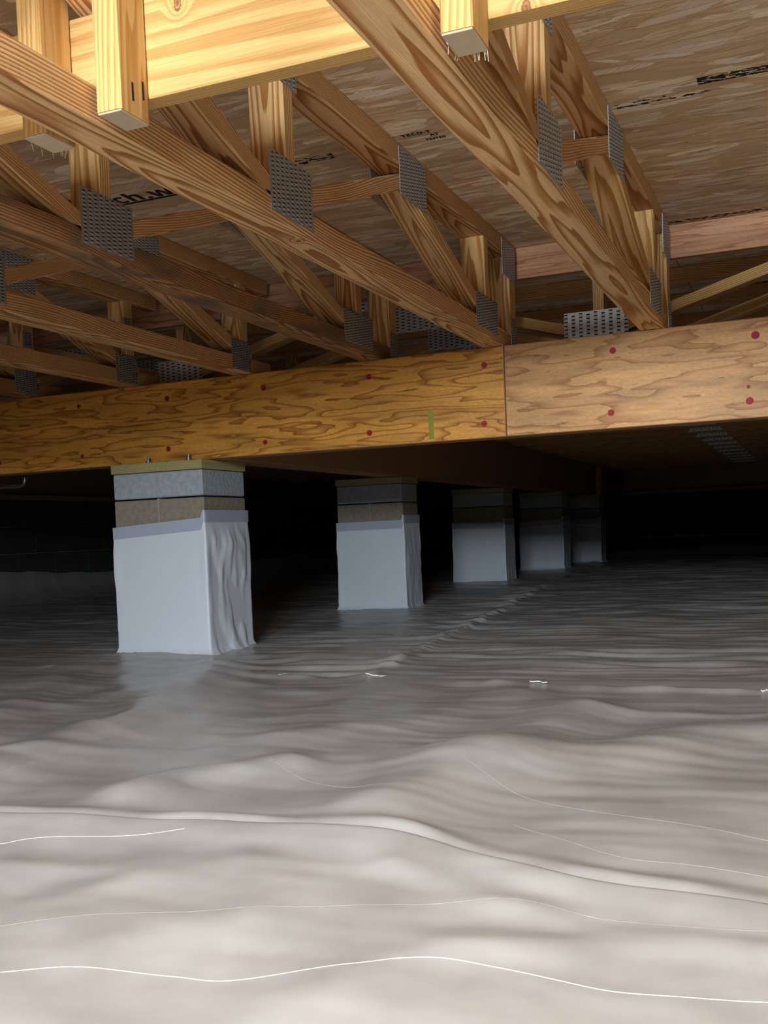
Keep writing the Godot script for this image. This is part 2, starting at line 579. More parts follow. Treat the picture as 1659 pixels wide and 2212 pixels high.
# ---------------------------------------------------------------- trusses
# one floor truss running towards the opening (+z): local y 0 is the girder top, x 0 its middle
func near_truss(label: String, x: float, dz: float, long_end: bool, woods: Array, off: float) -> Node3D:
	var t := thing("floor_truss", label, "floor truss", Vector3(x, SEAT, dz), "floor trusses resting on the front girder")
	var w := 0.078
	var X := Vector3.RIGHT
	var z0 := -0.165 if long_end else 0.02
	var z1 := 4.68 - dz
	var top := SUBFLOOR - SEAT
	part("bottom_chord", lumber(Vector3(0, 0.0265, z0), Vector3(0, 0.0265, z1), X, w, 0.053, off), woods[0], t)
	part("top_chord", lumber(Vector3(0, top - 0.0265, z0), Vector3(0, top - 0.0265, z1), X, w, 0.053, off + 0.3), woods[1], t)
	var y0 := 0.053
	var y1 := top - 0.053
	if long_end:
		part("end_post", lumber(Vector3(0, y0, -0.125), Vector3(0, y1, -0.125), X, w, 0.074, off), woods[2], t)
		part("vertical_web", lumber(Vector3(0, y0, 0.178), Vector3(0, y1, 0.178), X, w, 0.042, off + 0.2), woods[3], t)
	else:
		part("end_post", lumber(Vector3(0, y0, 0.21), Vector3(0, y1, 0.21), X, w, 0.05, off + 0.1), woods[2], t)
	for k in 2:
		var zb := 1.53 + 1.4 * k
		part("vertical_web", lumber(Vector3(0, y0, zb), Vector3(0, y1, zb), X, w, 0.042, off + 0.13 * k), woods[(k + 2) % 4], t)
	# diagonals in a W, ends met at the nodes
	for k in 4:
		var zt := 0.87 + 1.4 * k
		if zt > z1:
			break
		var low := 0.165 if k == 0 else zt - 0.70
		part("diagonal_web", lumber(Vector3(0, 0.044 if k > 0 else 0.052, low), Vector3(0, 0.286, zt + 0.005), X, w, 0.040, off + 0.21 * k, k % 2 == 1), woods[(k + 4) % 6], t)
		if zt + 0.63 < z1:
			part("diagonal_web", lumber(Vector3(0, 0.288, zt - 0.005), Vector3(0, 0.046, zt + 0.69), X, w, 0.040, off + 0.17 * k + 0.4), woods[(k + 5) % 6], t)
	for s in [1.0, -1.0]:
		var px: float = s * w / 2.0
		for k in 2:
			plate(t, Vector3(px, 0.076, 1.53 + 1.4 * k), 0.182, 0.118, s)
			plate(t, Vector3(px, 0.297, 0.828 + 1.4 * k), 0.192, 0.12, s)
			plate(t, Vector3(px, 0.315, 1.53 + 1.4 * k), 0.075, 0.075, s)
		if long_end:
			plate(t, Vector3(px, 0.071, 0.188), 0.235, 0.106, s)
			plate(t, Vector3(px, 0.295, -0.085), 0.16, 0.118, s)
			plate(t, Vector3(px, 0.055, -0.128), 0.072, 0.108, s)
		else:
			plate(t, Vector3(px, 0.055, 0.24), 0.13, 0.108, s)
			plate(t, Vector3(px, 0.22, 0.22), 0.05, 0.06, s)
	return t

# one floor truss running left to right beyond the girder; local z 0 is its near face
func far_truss(woods: Array, pitched: bool) -> Node3D:
	var t := Node3D.new()
	var Z := Vector3.BACK
	var zc := -0.035
	var top := SUBFLOOR - SEAT
	part("bottom_chord", lumber(Vector3(-5.4, 0.0265, zc), Vector3(3.3, 0.0265, zc), Z, 0.07, 0.053), woods[0], t)
	part("top_chord", lumber(Vector3(-5.4, top - 0.0265, zc), Vector3(3.3, top - 0.0265, zc), Z, 0.07, 0.053, 0.3), woods[1], t)
	for k in range(-2, 3):
		var xb := -0.69 + 1.71 * k
		part("vertical_web", lumber(Vector3(xb + 0.005, 0.053, zc), Vector3(xb + 0.005, top - 0.053, zc), Z, 0.07, 0.037, 0.2 * k), woods[2], t)
		part("diagonal_web", lumber(Vector3(xb + 0.03, 0.06, zc), Vector3(xb + 0.835, top - 0.075, zc), Z, 0.07, 0.036, 0.1 * k), woods[3], t)
		part("diagonal_web", lumber(Vector3(xb - 0.03, 0.06, zc), Vector3(xb - 0.835, top - 0.075, zc), Z, 0.07, 0.036, 0.15 * k + 0.5), woods[2], t)
		for q in [[xb - 0.005, 0.075, 0.222, 0.128], [xb + 0.855, 0.295, 0.23, 0.115]]:
			var m := plate_meshes(q[2], q[3], 0.026, 0.013)
			var o := part("connector_plate", m[0], M.galv_dull, t, Vector3(q[0], q[1], 0.0))
			o.rotation.y = -PI / 2
			if pitched:
				var s := part("punched_slots", m[1], M.slot, o)
				s.set_meta("kind", "stuff")
	return t

func add_far_truss(t: Node3D, z: float, label: String, group: String) -> void:
	t.name = numbered("cross_truss")
	add_child(t)
	t.position = Vector3(0, SEAT, z)
	tag(t, label, "floor truss", group)


# ---------------------------------------------------------------- piers
func pier(label: String, x0: float, x1: float, z1: float, depth: float, base: float, wl: float, wr: float, seed_: int, wrinkle: float) -> Node3D:
	var cx := (x0 + x1) / 2.0
	var cz := z1 - depth / 2.0
	var t := thing("block_pier", label, "pier", Vector3(cx, base, cz), "wrapped block piers under the girder")
	var w := x1 - x0
	var up := -base
	part("cap_board", lumber(Vector3(-w / 2 - 0.002, up - 0.019, 0), Vector3(w / 2 + 0.003, up - 0.019, 0), Vector3.BACK, depth + 0.006, 0.036, 0.1), M.treated, t)
	part("cap_block", block(Vector3(w - 0.004, 0.097, depth - 0.004)), M.cap_stone, t, Vector3(0, up - 0.0875, 0))
	var y := up - 0.139
	var row := 0
	while y > 0.0:
		var h := minf(0.196, y)
		var hw := w / 2.0 - 0.003
		for s in [-1.0, 1.0]:
			part("concrete_block", block(Vector3(hw, h - 0.006, depth - 0.006)), M.block, t, Vector3(s * (hw / 2 + 0.0025), y - h / 2, 0))
		part("mortar_joint", block(Vector3(0.012, h, depth - 0.014), 0.001), M.mortar, t, Vector3(0, y - h / 2, 0))
		y -= 0.2
		row += 1
	# plastic sheeting wrapped round the blocks
	var n := FastNoiseLite.new()
	n.seed = seed_
	n.frequency = 1.0
	n.fractal_octaves = 3
	var hx := w / 2.0 + 0.003
	var hz := depth / 2.0 + 0.003
	var per := 2.0 * (w + depth)
	var tl := wl - base
	var tr := wr - base
	var nu := 220
	var nv := 90
	var f := func(u: float, v: float) -> Vector3:
		var d := u * per
		var p: Vector2
		var nn: Vector2
		var amp := 0.1
		if d < w:
			p = Vector2(-hx + d / w * 2.0 * hx, hz)
			nn = Vector2(0, 1)
			amp = 0.07
		elif d < w + depth:
			p = Vector2(hx, hz - (d - w) / depth * 2.0 * hz)
			nn = Vector2(1, 0)
			amp = wrinkle * 0.65
		elif d < 2.0 * w + depth:
			p = Vector2(hx - (d - w - depth) / w * 2.0 * hx, -hz)
			nn = Vector2(0, -1)
		else:
			p = Vector2(-hx, -hz + (d - 2.0 * w - depth) / depth * 2.0 * hz)
			nn = Vector2(-1, 0)
		var edge := minf(hx - absf(p.x), hz - absf(p.y))
		if nn.x != 0.0:
			edge = hz - absf(p.y)
		else:
			edge = hx - absf(p.x)
		nn = (nn + Vector2(signf(p.x) if nn.x == 0.0 else 0.0, signf(p.y) if nn.y == 0.0 else 0.0) * clampf(1.0 - edge / 0.02, 0.0, 1.0)).normalized()
		var top := lerpf(tl, tr, clampf((p.x + hx) / (2.0 * hx), 0.0, 1.0))
		if nn.x > 0.5 and edge > -1.0 and d > w - 0.028 and d < w + depth:
			top += 0.027
		var yy := top * v
		var hang := smoothstep(0.0, 0.1, top - 0.03 - yy)
		var wr_ := n.get_noise_3d(d * 4.5 + yy * 1.2, yy * 1.6 - d * 2.0, 0.0) + 0.22 * n.get_noise_3d(d * 15.0, yy * 3.0 - d * 3.0, 4.0)
		var out := 0.0025 + amp * 0.042 * hang * smoothstep(-0.002, 0.05, edge) * maxf(wr_ + 0.2, -0.05)
		# the corner bead where the sheet bulges off the arris
		out += 0.007 * hang * exp(-pow(edge / 0.018, 2.0)) * (0.6 + 0.8 * n.get_noise_2d(yy * 4.0, 9.0))
		# the skirt turned out at the foot
		var foot := maxf(0.0, 1.0 - yy / 0.035)
		out += foot * foot * (0.022 + 0.012 * n.get_noise_1d(d * 12.0))
		return Vector3(p.x + nn.x * out, yy + 0.002, p.y + nn.y * out)
	var pos := PackedVector3Array()
	for j in nv:
		for i in nu:
			pos.append(f.call(float(i) / (nu - 1), float(j) / (nv - 1)))
	part("plastic_wrap", grid_mesh(pos, nu, nv, Vector3.BACK if false else wrap_out(pos, nu, nv)), M.wrap, t)
	# two bands of seam tape along the top of the sheet
	var g := func(u: float, v: float) -> Vector3:
		var q: Vector3 = f.call(u * ((w + depth) / per) * 0.999, 1.0)
		var q2: Vector3 = f.call(u * ((w + depth) / per) * 0.999, 0.9)
		var nrm := Vector3(q2.x - 0.0, 0, q2.z)
		nrm = Vector3(signf(nrm.x) if absf(absf(q.x) - hx) < 0.012 else 0.0, 0, signf(nrm.z) if absf(absf(q.z) - hz) < 0.012 else 0.0).normalized()
		return q + nrm * 0.0018 + Vector3(0, 0.001 - v * 0.046, 0)
	var band := PackedVector3Array()
	for j in 5:
		for i in 90:
			band.append(g.call(i / 89.0, j / 4.0))
	part("seam_tape", grid_mesh(band, 90, 5, wrap_out(band, 90, 5)), M.tape, t)
	return t

func wrap_out(pos: PackedVector3Array, nu: int, nv: int) -> Vector3:
	var p := pos[(nv / 2) * nu + nu / 2]
	return Vector3(p.x, 0, p.z)


# ---------------------------------------------------------------- ground sheeting
var ridges := []      # [points, height, width, asymmetry]
var floor_noise := FastNoiseLite.new()
var floor_noise_fine := FastNoiseLite.new()

func near_seam(x: float) -> float:
	# far edge of the sheet nearest the opening
	return 2.135 + 0.03 * sin(x * 2.4 + 0.4) + 0.085 * smoothstep(-0.55, -0.25, x) + 0.05 * smoothstep(-0.85, -1.3, x)

func mid_seam(x: float) -> float:
	return 0.56 + 0.11 * smoothstep(-1.4, -0.4, x) - 0.2 * exp(-pow((x + 2.3) / 0.35, 2.0)) + 0.1 * smoothstep(-2.3, -2.7, x)

func ground(x: float, z: float) -> float:
	var y := GROUND + 0.045 * smoothstep(0.0, -6.0, z)
	var far := smoothstep(0.9, 0.2, z)
	var near := 1.0 - far
	# broad swells near the opening, drawn-out wrinkles farther in
	y += near * (0.0115 * floor_noise.get_noise_2d(x * 2.3 - z * 0.35, z * 0.8 + x * 0.3) + 0.005 * floor_noise.get_noise_2d(x * 0.9 + 7.0, z * 2.4))
	y += near * 0.0022 * floor_noise_fine.get_noise_2d(x * 1.6 + z * 0.8, z * 9.0)
	if far > 0.0:
		var k := floor_noise_fine.get_noise_2d(x * 0.8 + 0.3 * z, z * 5.5)
		y += far * 0.008 * (1.0 - 2.2 * absf(k)) + far * 0.012 * floor_noise.get_noise_2d(x * 1.2, z * 2.0)
		# gathers fanning off the diagonal seam
		var xs := -1.27 - 0.105 * (0.365 - z)
		var d := x - xs
		if d < 0.02 and d > -1.1 and z > -3.6:
			y += far * 0.008 * exp(d * 2.6) * sin(z * 46.0 + d * 7.0 + 3.0 * k)
		y += far * 0.012 * exp(-pow(d / 0.03, 2.0))
	for r in ridges:
		if z < r[4] or z > r[5]:
			continue
		var best := 9.0
		var side := 0.0
		var pts: Array = r[0]
		for i in pts.size() - 1:
			var a: Vector2 = pts[i]
			var ab: Vector2 = pts[i + 1] - a
			var ap := Vector2(x, z) - a
			var t := clampf(ap.dot(ab) / ab.length_squared(), 0.0, 1.0)
			var dd := ap - ab * t
			if dd.length() < best:
				best = dd.length()
				side = ab.cross(ap)
		var wd: float = r[2] * (1.0 if side > 0.0 else r[3])
		if best < wd * 2.6:
			y += r[1] * exp(-best * best / (wd * wd))
	return y

func add_ridge(pts: Array, height: float, width: float, lop := 1.0) -> void:
	var lo := 99.0
	var hi := -99.0
	for p in pts:
		lo = minf(lo, p.y)
		hi = maxf(hi, p.y)
	ridges.append([pts, height, width, lop, lo - width * 4.0, hi + width * 4.0])

func drape(pts: Array, lift: float, step := 0.02) -> PackedVector3Array:
	var c := Curve2D.new()
	for i in pts.size():
		var d: Vector2 = (pts[mini(i + 1, pts.size() - 1)] - pts[maxi(i - 1, 0)]) * 0.18
		c.add_point(pts[i], -d, d)
	var out := PackedVector3Array()
	var l := c.get_baked_length()
	var n := int(l / step)
	for i in n + 1:
		var p := c.sample_baked(l * i / n, true)
		out.append(Vector3(p.x, ground_near(p.x, p.y) + lift, p.y))
	return out

func ground_near(x: float, z: float) -> float:
	var s := near_seam(x)
	var y := ground(x, z)
	if z > s:
		y += 0.014 * exp(-pow((z - s) / 0.075, 2.0)) - 0.005 * exp(-pow((z - s) / 0.008, 2.0))
	return y

func build_floor() -> void:
	floor_noise.seed = 5
	floor_noise.frequency = 1.0
	floor_noise.fractal_octaves = 2
	floor_noise_fine.seed = 8
	floor_noise_fine.frequency = 1.0
	floor_noise_fine.fractal_octaves = 2
	# crests of the folds that show in the light from the opening
	add_ridge([Vector2(-0.63, 1.93), Vector2(-0.57, 1.74), Vector2(-0.53, 0.98)], 0.024, 0.10)
	add_ridge([Vector2(-1.50, 1.85), Vector2(-1.55, 1.29), Vector2(-1.90, 0.33)], 0.023, 0.09)
	add_ridge([Vector2(-1.09, 1.97), Vector2(-1.07, 1.85), Vector2(-0.92, 1.69)], 0.018, 0.06)
	add_ridge([Vector2(-0.63, 1.62), Vector2(-0.37, 1.50), Vector2(-0.18, 1.26), Vector2(0.2, 1.1)], 0.026, 0.12)
	add_ridge([Vector2(-1.04, 1.48), Vector2(-0.84, 1.22), Vector2(-0.74, 0.80)], 0.012, 0.09)
	add_ridge([Vector2(-1.98, 1.29), Vector2(-2.24, 0.74)], 0.014, 0.09)
	add_ridge([Vector2(-1.03, 2.34), Vector2(-0.85, 2.30)], 0.006, 0.04)
	add_ridge([Vector2(-0.85, 2.40), Vector2(-0.70, 2.25)], 0.006, 0.045)
	add_ridge([Vector2(-0.72, 2.55), Vector2(-0.60, 2.41)], 0.007, 0.05)
	add_ridge([Vector2(-0.45, 2.60), Vector2(-0.36, 2.44)], 0.006, 0.05)
	add_ridge([Vector2(-0.34, 2.44), Vector2(-0.2, 2.37), Vector2(0.1, 2.33)], 0.006, 0.035)
	add_ridge([Vector2(-0.50, 2.22), Vector2(-0.27, 2.33)], 0.005, 0.03)
	for i in 16:
		var x := rng.randf_range(-3.2, 0.8)
		var z := rng.randf_range(0.75, 1.9)
		var a := rng.randf_range(-0.7, 0.5)
		var d := Vector2(cos(a), sin(a)) * rng.randf_range(0.1, 0.3)
		add_ridge([Vector2(x, z) - d, Vector2(x, z) + d], rng.randf_range(0.003, 0.007), rng.randf_range(0.03, 0.06))
	var fl := structure("floor")
	# the near sheet, lapped over the next one
	var near := func(u: float, v: float) -> Vector3:
		var x := lerpf(-2.6, 1.5, u)
		var s := near_seam(x)
		var z := lerpf(s, 4.83, pow(v, 1.5))
		return Vector3(x, ground_near(x, z) + 0.003, z)
	part("liner_sheet", sheet(330, 150, near, Vector3.UP, 1.0), M.liner, fl)
	var mid := func(u: float, v: float) -> Vector3:
		var x := lerpf(-4.2, 1.9, u)
		var s := near_seam(x)
		var z := lerpf(mid_seam(x), s + 0.09, v)
		var d := s - z
		var y := ground(x, z)
		# rolls up towards the lap where the light catches it
		y += (0.004 + 0.012 * maxf(0.0, 0.45 + floor_noise.get_noise_2d(x * 2.6, 3.0))) * exp(-pow((d - 0.045) / 0.026, 2.0))
		y -= 0.006 * smoothstep(0.012, -0.02, d)
		y += 0.007 * exp(-pow((z - mid_seam(x)) / 0.03, 2.0)) * (0.6 + floor_noise.get_noise_1d(x * 5.0))
		return Vector3(x, y, z)
	part("liner_sheet", sheet(400, 170, mid, Vector3.UP, 1.0), M.liner, fl)
	var far := func(u: float, v: float) -> Vector3:
		var x := lerpf(-5.6, 3.6, u)
		var z := lerpf(-9.1, mid_seam(x) + 0.08, pow(v, 0.55))
		var y := ground(x, z)
		var d := z - mid_seam(x)
		y -= 0.008 * smoothstep(-0.02, 0.03, d)
		return Vector3(x, y - 0.001, z)
	part("liner_sheet", sheet(340, 420, far, Vector3.UP, 1.0), M.liner, fl)
	# soil under the sheets
	part("soil", block(Vector3(9.8, 0.1, 14.9)), M.earth, fl, Vector3(-1.0, GROUND - 0.12, -2.0))
	# sharp creases and sheet edges
	part("sheet_crease", tube(drape([Vector2(-0.87, 2.512), Vector2(-0.748, 2.457), Vector2(-0.649, 2.417), Vector2(-0.517, 2.362), Vector2(-0.352, 2.304), Vector2(-0.245, 2.313), Vector2(-0.124, 2.314), Vector2(-0.02, 2.295)], 0.0021), 0.0012, 6), M.liner, fl)
	part("sheet_crease", tube(drape([Vector2(-0.80, 2.64), Vector2(-0.684, 2.582), Vector2(-0.60, 2.563), Vector2(-0.536, 2.557), Vector2(-0.433, 2.509), Vector2(-0.385, 2.481), Vector2(-0.326, 2.471), Vector2(-0.234, 2.47), Vector2(-0.149, 2.469), Vector2(0.0, 2.435)], 0.0025, 0.012), 0.0010, 6), M.crease, fl)
	part("sheet_crease", tube(drape([Vector2(-1.15, 2.285), Vector2(-1.095, 2.263), Vector2(-1.043, 2.225), Vector2(-0.851, 2.154)], 0.0026, 0.012), 0.0008, 6), M.crease, fl)
	for pts in [[Vector2(-0.573, 1.708), Vector2(-0.377, 1.849), Vector2(-0.228, 1.916), Vector2(0.05, 1.97)], [Vector2(-0.412, 1.964), Vector2(-0.263, 2.081), Vector2(-0.146, 2.097), Vector2(0.0, 2.11)], [Vector2(-0.95, 1.72), Vector2(-0.896, 1.747), Vector2(-0.76, 1.821), Vector2(-0.647, 1.888)]]:
		part("sheet_crease", tube(drape(pts, -0.0007), 0.0011, 6), M.liner, fl)
	# bits of torn tape on the lap farther in
	for q in [[-1.521, 0.022], [-1.21, 0.035], [-0.701, 0.024], [-0.12, 0.012]]:
		var pts := []
		for i in 6:
			var x: float = q[0] - q[1] + q[1] * 2.0 * i / 5.0
			pts.append(Vector2(x, mid_seam(x) + 0.012 * sin(i * 1.9)))
		part("tape_scrap", tube(drape(pts, 0.005, 0.01), 0.0022, 6), M.crease, fl)


# ---------------------------------------------------------------- lettering
func lettering(text: String, size: float, at: Vector3, parent: Node, lean := 0.0) -> void:
	var f := SystemFont.new()
	f.font_names = PackedStringArray(["Droid Sans"])
	f.font_weight = 700
	var m := TextMesh.new()
	m.font = f
	m.text = text
	m.font_size = 64
	m.pixel_size = size / 46.0
	m.depth = 0.0006
	var o := part("printed_lettering", m, M.ink, parent, at)
	# read from below, looking away from the opening
	o.rotation = Vector3(PI / 2, lean, 0)


func _ready() -> void:
	rng.seed = 20240611
	# ------------------------------------------------ camera, sky, light, exposure
	var cam := Camera3D.new()
	cam.name = "camera"
	cam.transform = Transform3D(Basis(Vector3(0.92072183, -0.04023014, -0.38814025), Vector3(0.01609885, 0.99774067, -0.06522559), Vector3(0.38988735, 0.05380602, 0.91928927)), Vector3(0.0, -0.30506307, 3.42785121))
	cam.near = 0.05
	cam.far = 60.0
	cam.projection = Camera3D.PROJECTION_FRUSTUM
	cam.size = 2212.0 / FOCAL * cam.near
	cam.frustum_offset = Vector2((829.5 - 804.07) / FOCAL, (1274.97 - 1106.0) / FOCAL) * cam.near
	add_child(cam)
	cam.current = true
	var env := Environment.new()
	env.background_mode = Environment.BG_SKY
	var sm := ProceduralSkyMaterial.new()
	sm.sky_top_color = Color(0.55, 0.68, 0.88)
	sm.sky_horizon_color = Color(0.82, 0.87, 0.92)
	sm.ground_bottom_color = Color(0.42, 0.40, 0.36)
	sm.ground_horizon_color = Color(0.62, 0.61, 0.58)
	var sky := Sky.new()
	sky.sky_material = sm
	env.sky = sky
	env.background_energy_multiplier = 2.0
	env.ambient_light_source = Environment.AMBIENT_SOURCE_DISABLED
	env.tonemap_mode = Environment.TONE_MAPPER_LINEAR
	env.tonemap_exposure = 1.0
	env.sdfgi_enabled = true
	env.ssao_enabled = true
	env.ssil_enabled = true
	var we := WorldEnvironment.new()
	we.environment = env
	we.name = "world_environment"
	add_child(we)
	# daylight coming in through the access opening behind the camera
	var day := AreaLight3D.new()
	day.name = "daylight_opening"
	day.area_size = Vector2(1.1, 0.31)
	day.light_color = Color(0.90, 0.955, 1.0)
	day.light_energy = 21.0
	day.area_range = 30.0
	day.area_attenuation = 2.0
	day.shadow_enabled = true
	day.position = Vector3(-0.3, 0.455, 4.75)
	add_child(day)

	make_materials()
	build_shell()
	build_floor()
	build_front()
	build_trusses()
	build_piers()
	build_small()


func build_shell() -> void:
	# subfloor of strand board panels
	var ink := []
	var per := 1.0 / 0.0022
	for q in [[-0.225, 0.915, -0.06, 0.955, 0.12], [-0.43, 0.865, -0.20, 0.875, -0.03], [-0.42, 0.885, -0.30, 0.892, -0.12], [-1.24, 0.90, -1.12, 0.94, -0.12], [-0.44, -0.185, -0.02, -0.155, 0.02], [-1.27, 0.905, -1.2, 0.915, 0.0]]:
		ink.append([int((q[0] + 4.2) * per), int((q[1] + 0.25) * per), int((q[2] + 4.2) * per), int((q[3] + 0.25) * per), q[4]])
	var strand := strand_textures(2048, 1000, ink)
	var osb := mat(Color.WHITE, 0.82, strand[0], 0.25)
	osb.normal_enabled = true
	osb.normal_texture = strand[1]
	osb.normal_scale = 0.22
	var ce := structure("ceiling")
	var rows := [[-0.245, 1.95], [1.953, 5.0], [-2.7, -0.248], [-5.15, -2.703], [-7.6, -5.153], [-9.3, -7.603]]
	for r in rows:
		for c in [[-5.6, -3.003], [-3.0, -0.4655], [-0.4625, 2.0], [2.003, 3.6]]:
			var st := begin()
			var y := SUBFLOOR
			var p := [Vector3(c[0], y, r[0]), Vector3(c[1], y, r[0]), Vector3(c[1], y, r[1]), Vector3(c[0], y, r[1])]
			var uv := []
			for k in p:
				uv.append(Vector2((k.x + 4.2) / (2048 * 0.0022), (k.z + 0.25) / 2.2))
			quad(st, p[0], p[1], p[2], p[3], Vector3.DOWN, uv[0], uv[1], uv[2], uv[3])
			var h := Vector3(0, 0.02, 0)
			quad(st, p[0] + h, p[1] + h, p[2] + h, p[3] + h, Vector3.UP, uv[0], uv[1], uv[2], uv[3])
			quad(st, p[0], p[1], p[1] + h, p[0] + h, Vector3.FORWARD, uv[0], uv[1], uv[1], uv[0])
			quad(st, p[3], p[2], p[2] + h, p[3] + h, Vector3.BACK, uv[3], uv[2], uv[2], uv[3])
			quad(st, p[0], p[3], p[3] + h, p[0] + h, Vector3.LEFT, uv[0], uv[3], uv[3], uv[0])
			quad(st, p[1], p[2], p[2] + h, p[1] + h, Vector3.RIGHT, uv[1], uv[2], uv[2], uv[1])
			st.generate_tangents()
			part("strand_board_panel", st.commit(), osb, ce)
	part("subfloor_top", block(Vector3(9.4, 0.05, 14.4)), M.sill, ce, Vector3(-1.0, SUBFLOOR + 0.046, -2.2))
	# stamped lettering on the panels
	lettering("tech.w", 0.064, Vector3(-1.768, SUBFLOOR - 0.0008, 0.903), ce, 0.0)
	part("printed_line", block(Vector3(0.30, 0.0006, 0.011), 0.0001), M.ink, ce, Vector3(-1.77, SUBFLOOR - 0.0006, 0.862))
	lettering("TECO-T", 0.016, Vector3(-0.885, SUBFLOOR - 0.0008, 0.955), ce)
	lettering("AT", 0.014, Vector3(-0.846, SUBFLOOR - 0.0008, 0.93), ce)
	lettering("TESTED", 0.011, Vector3(-0.85, SUBFLOOR - 0.0008, 0.905), ce)

	# foundation walls
	var wl := structure("wall_left")
	for r in 4:
		for k in 35:
			var z := 4.8 - 0.41 * k - (0.205 if r % 2 else 0.0)
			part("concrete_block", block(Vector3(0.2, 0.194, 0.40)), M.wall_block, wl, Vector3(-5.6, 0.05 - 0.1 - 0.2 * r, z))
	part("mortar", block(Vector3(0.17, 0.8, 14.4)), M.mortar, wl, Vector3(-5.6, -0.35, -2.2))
	part("sill_plate", block(Vector3(0.2, 0.04, 14.4)), M.sill, wl, Vector3(-5.6, 0.072, -2.2))
	part("rim_board", block(Vector3(0.04, 0.6, 14.4)), M.sill, wl, Vector3(-5.66, 0.39, -2.2))
	# sheeting turned up against the wall
	var n := FastNoiseLite.new()
	n.seed = 31
	n.frequency = 1.0
	var f := func(u: float, v: float) -> Vector3:
		var z := lerpf(-9.0, 0.6, u)
		var top := -0.505 + 0.03 * sin((z + 3.1) * 2.2) + 0.02 * n.get_noise_1d(z * 3.0)
		return Vector3(-5.488 + 0.25 * pow(1.0 - v, 4.0) + 0.012 * n.get_noise_2d(z * 3.0, v * 2.0), lerpf(GROUND + 0.003, top, v), z)
	part("liner_upstand", sheet(120, 24, f, Vector3.RIGHT), M.liner, wl)
	var wb := structure("wall_far")
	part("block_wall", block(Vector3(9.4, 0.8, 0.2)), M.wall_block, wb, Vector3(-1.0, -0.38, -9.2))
	part("sill_plate", block(Vector3(9.4, 0.04, 0.2)), M.sill, wb, Vector3(-1.0, 0.042, -9.2))
	part("rim_board", block(Vector3(9.4, 0.62, 0.04)), M.sill, wb, Vector3(-1.0, 0.36, -9.26))
	part("termination_bar", block(Vector3(9.1, 0.025, 0.02)), M.sill, wb, Vector3(-1.0, -0.475, -9.09))
	var wr := structure("wall_right")
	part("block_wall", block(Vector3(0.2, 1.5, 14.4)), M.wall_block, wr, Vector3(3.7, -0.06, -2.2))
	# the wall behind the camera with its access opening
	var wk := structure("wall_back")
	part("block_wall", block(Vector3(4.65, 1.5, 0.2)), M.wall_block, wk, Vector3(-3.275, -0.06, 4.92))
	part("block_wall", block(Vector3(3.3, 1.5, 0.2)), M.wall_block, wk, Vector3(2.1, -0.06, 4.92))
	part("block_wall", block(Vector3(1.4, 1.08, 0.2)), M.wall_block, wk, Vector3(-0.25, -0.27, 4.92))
	part("block_wall", block(Vector3(1.4, 0.05, 0.2)), M.wall_block, wk, Vector3(-0.25, 0.665, 4.92))


func girder_board(called_label: String, x0: float, x1: float, m: Material, texlen: float, off: float, marks: Array) -> Node3D:
	var t := thing("girder_board", called_label, "girder", Vector3((x0 + x1) / 2.0, 0, -0.045))
	var st := begin()
	var hx := (x1 - x0) / 2.0
	var e := 0.0025
	var z := 0.045
	var p := [Vector3(-hx + e, e, z), Vector3(hx - e, e, z), Vector3(hx - e, 0.3 - e, z), Vector3(-hx + e, 0.3 - e, z)]
	var u0 := off
	var u1 := off + (x1 - x0) / texlen
	quad(st, p[0], p[1], p[2], p[3], Vector3.BACK, Vector2(u0, 1), Vector2(u1, 1), Vector2(u1, 0), Vector2(u0, 0))
	part("plywood_face", st.commit(), m, t)
	var s2 := begin()
	var q := [Vector3(-hx, 0, z - e), Vector3(hx, 0, z - e), Vector3(hx, 0.3, z - e), Vector3(-hx, 0.3, z - e)]
	var nn := [Vector3(0, -0.7, 0.7), Vector3(0.7, 0, 0.7), Vector3(0, 0.7, 0.7), Vector3(-0.7, 0, 0.7)]
	for i in 4:
		var j := (i + 1) % 4
		quad(s2, p[i], p[j], q[j], q[i], nn[i].normalized())
		var b0: Vector3 = q[i]
		var b1: Vector3 = q[j]
		b0.z = -0.045
		b1.z = -0.045
		quad(s2, q[i], q[j], b1, b0, Vector3(nn[i].x, nn[i].y, 0).normalized())
	quad(s2, Vector3(-hx, 0, -0.045), Vector3(hx, 0, -0.045), Vector3(hx, 0.3, -0.045), Vector3(-hx, 0.3, -0.045), Vector3.FORWARD)
	part("veneer_edges", s2.commit(), M.ply_edge, t)
	var dot := CylinderMesh.new()
	dot.top_radius = 0.0105
	dot.bottom_radius = 0.0105
	dot.height = 0.001
	dot.radial_segments = 14
	var nail := CylinderMesh.new()
	nail.top_radius = 0.003
	nail.bottom_radius = 0.0036
	nail.height = 0.0016
	nail.radial_segments = 8
	for k in marks:
		var o := part("paint_mark", dot, M.red_paint, t, Vector3(k[0] - t.position.x, k[1], 0.0455))
		o.rotation.x = PI / 2
		o.scale = Vector3.ONE * (1.0 if k.size() < 3 else k[2])
		var h := part("nail_head", nail, M.nail_red, o, Vector3(0.001, 0.0005, 0.001))
		h.set_meta("label", "dark nail head in the red paint spot")
	return t


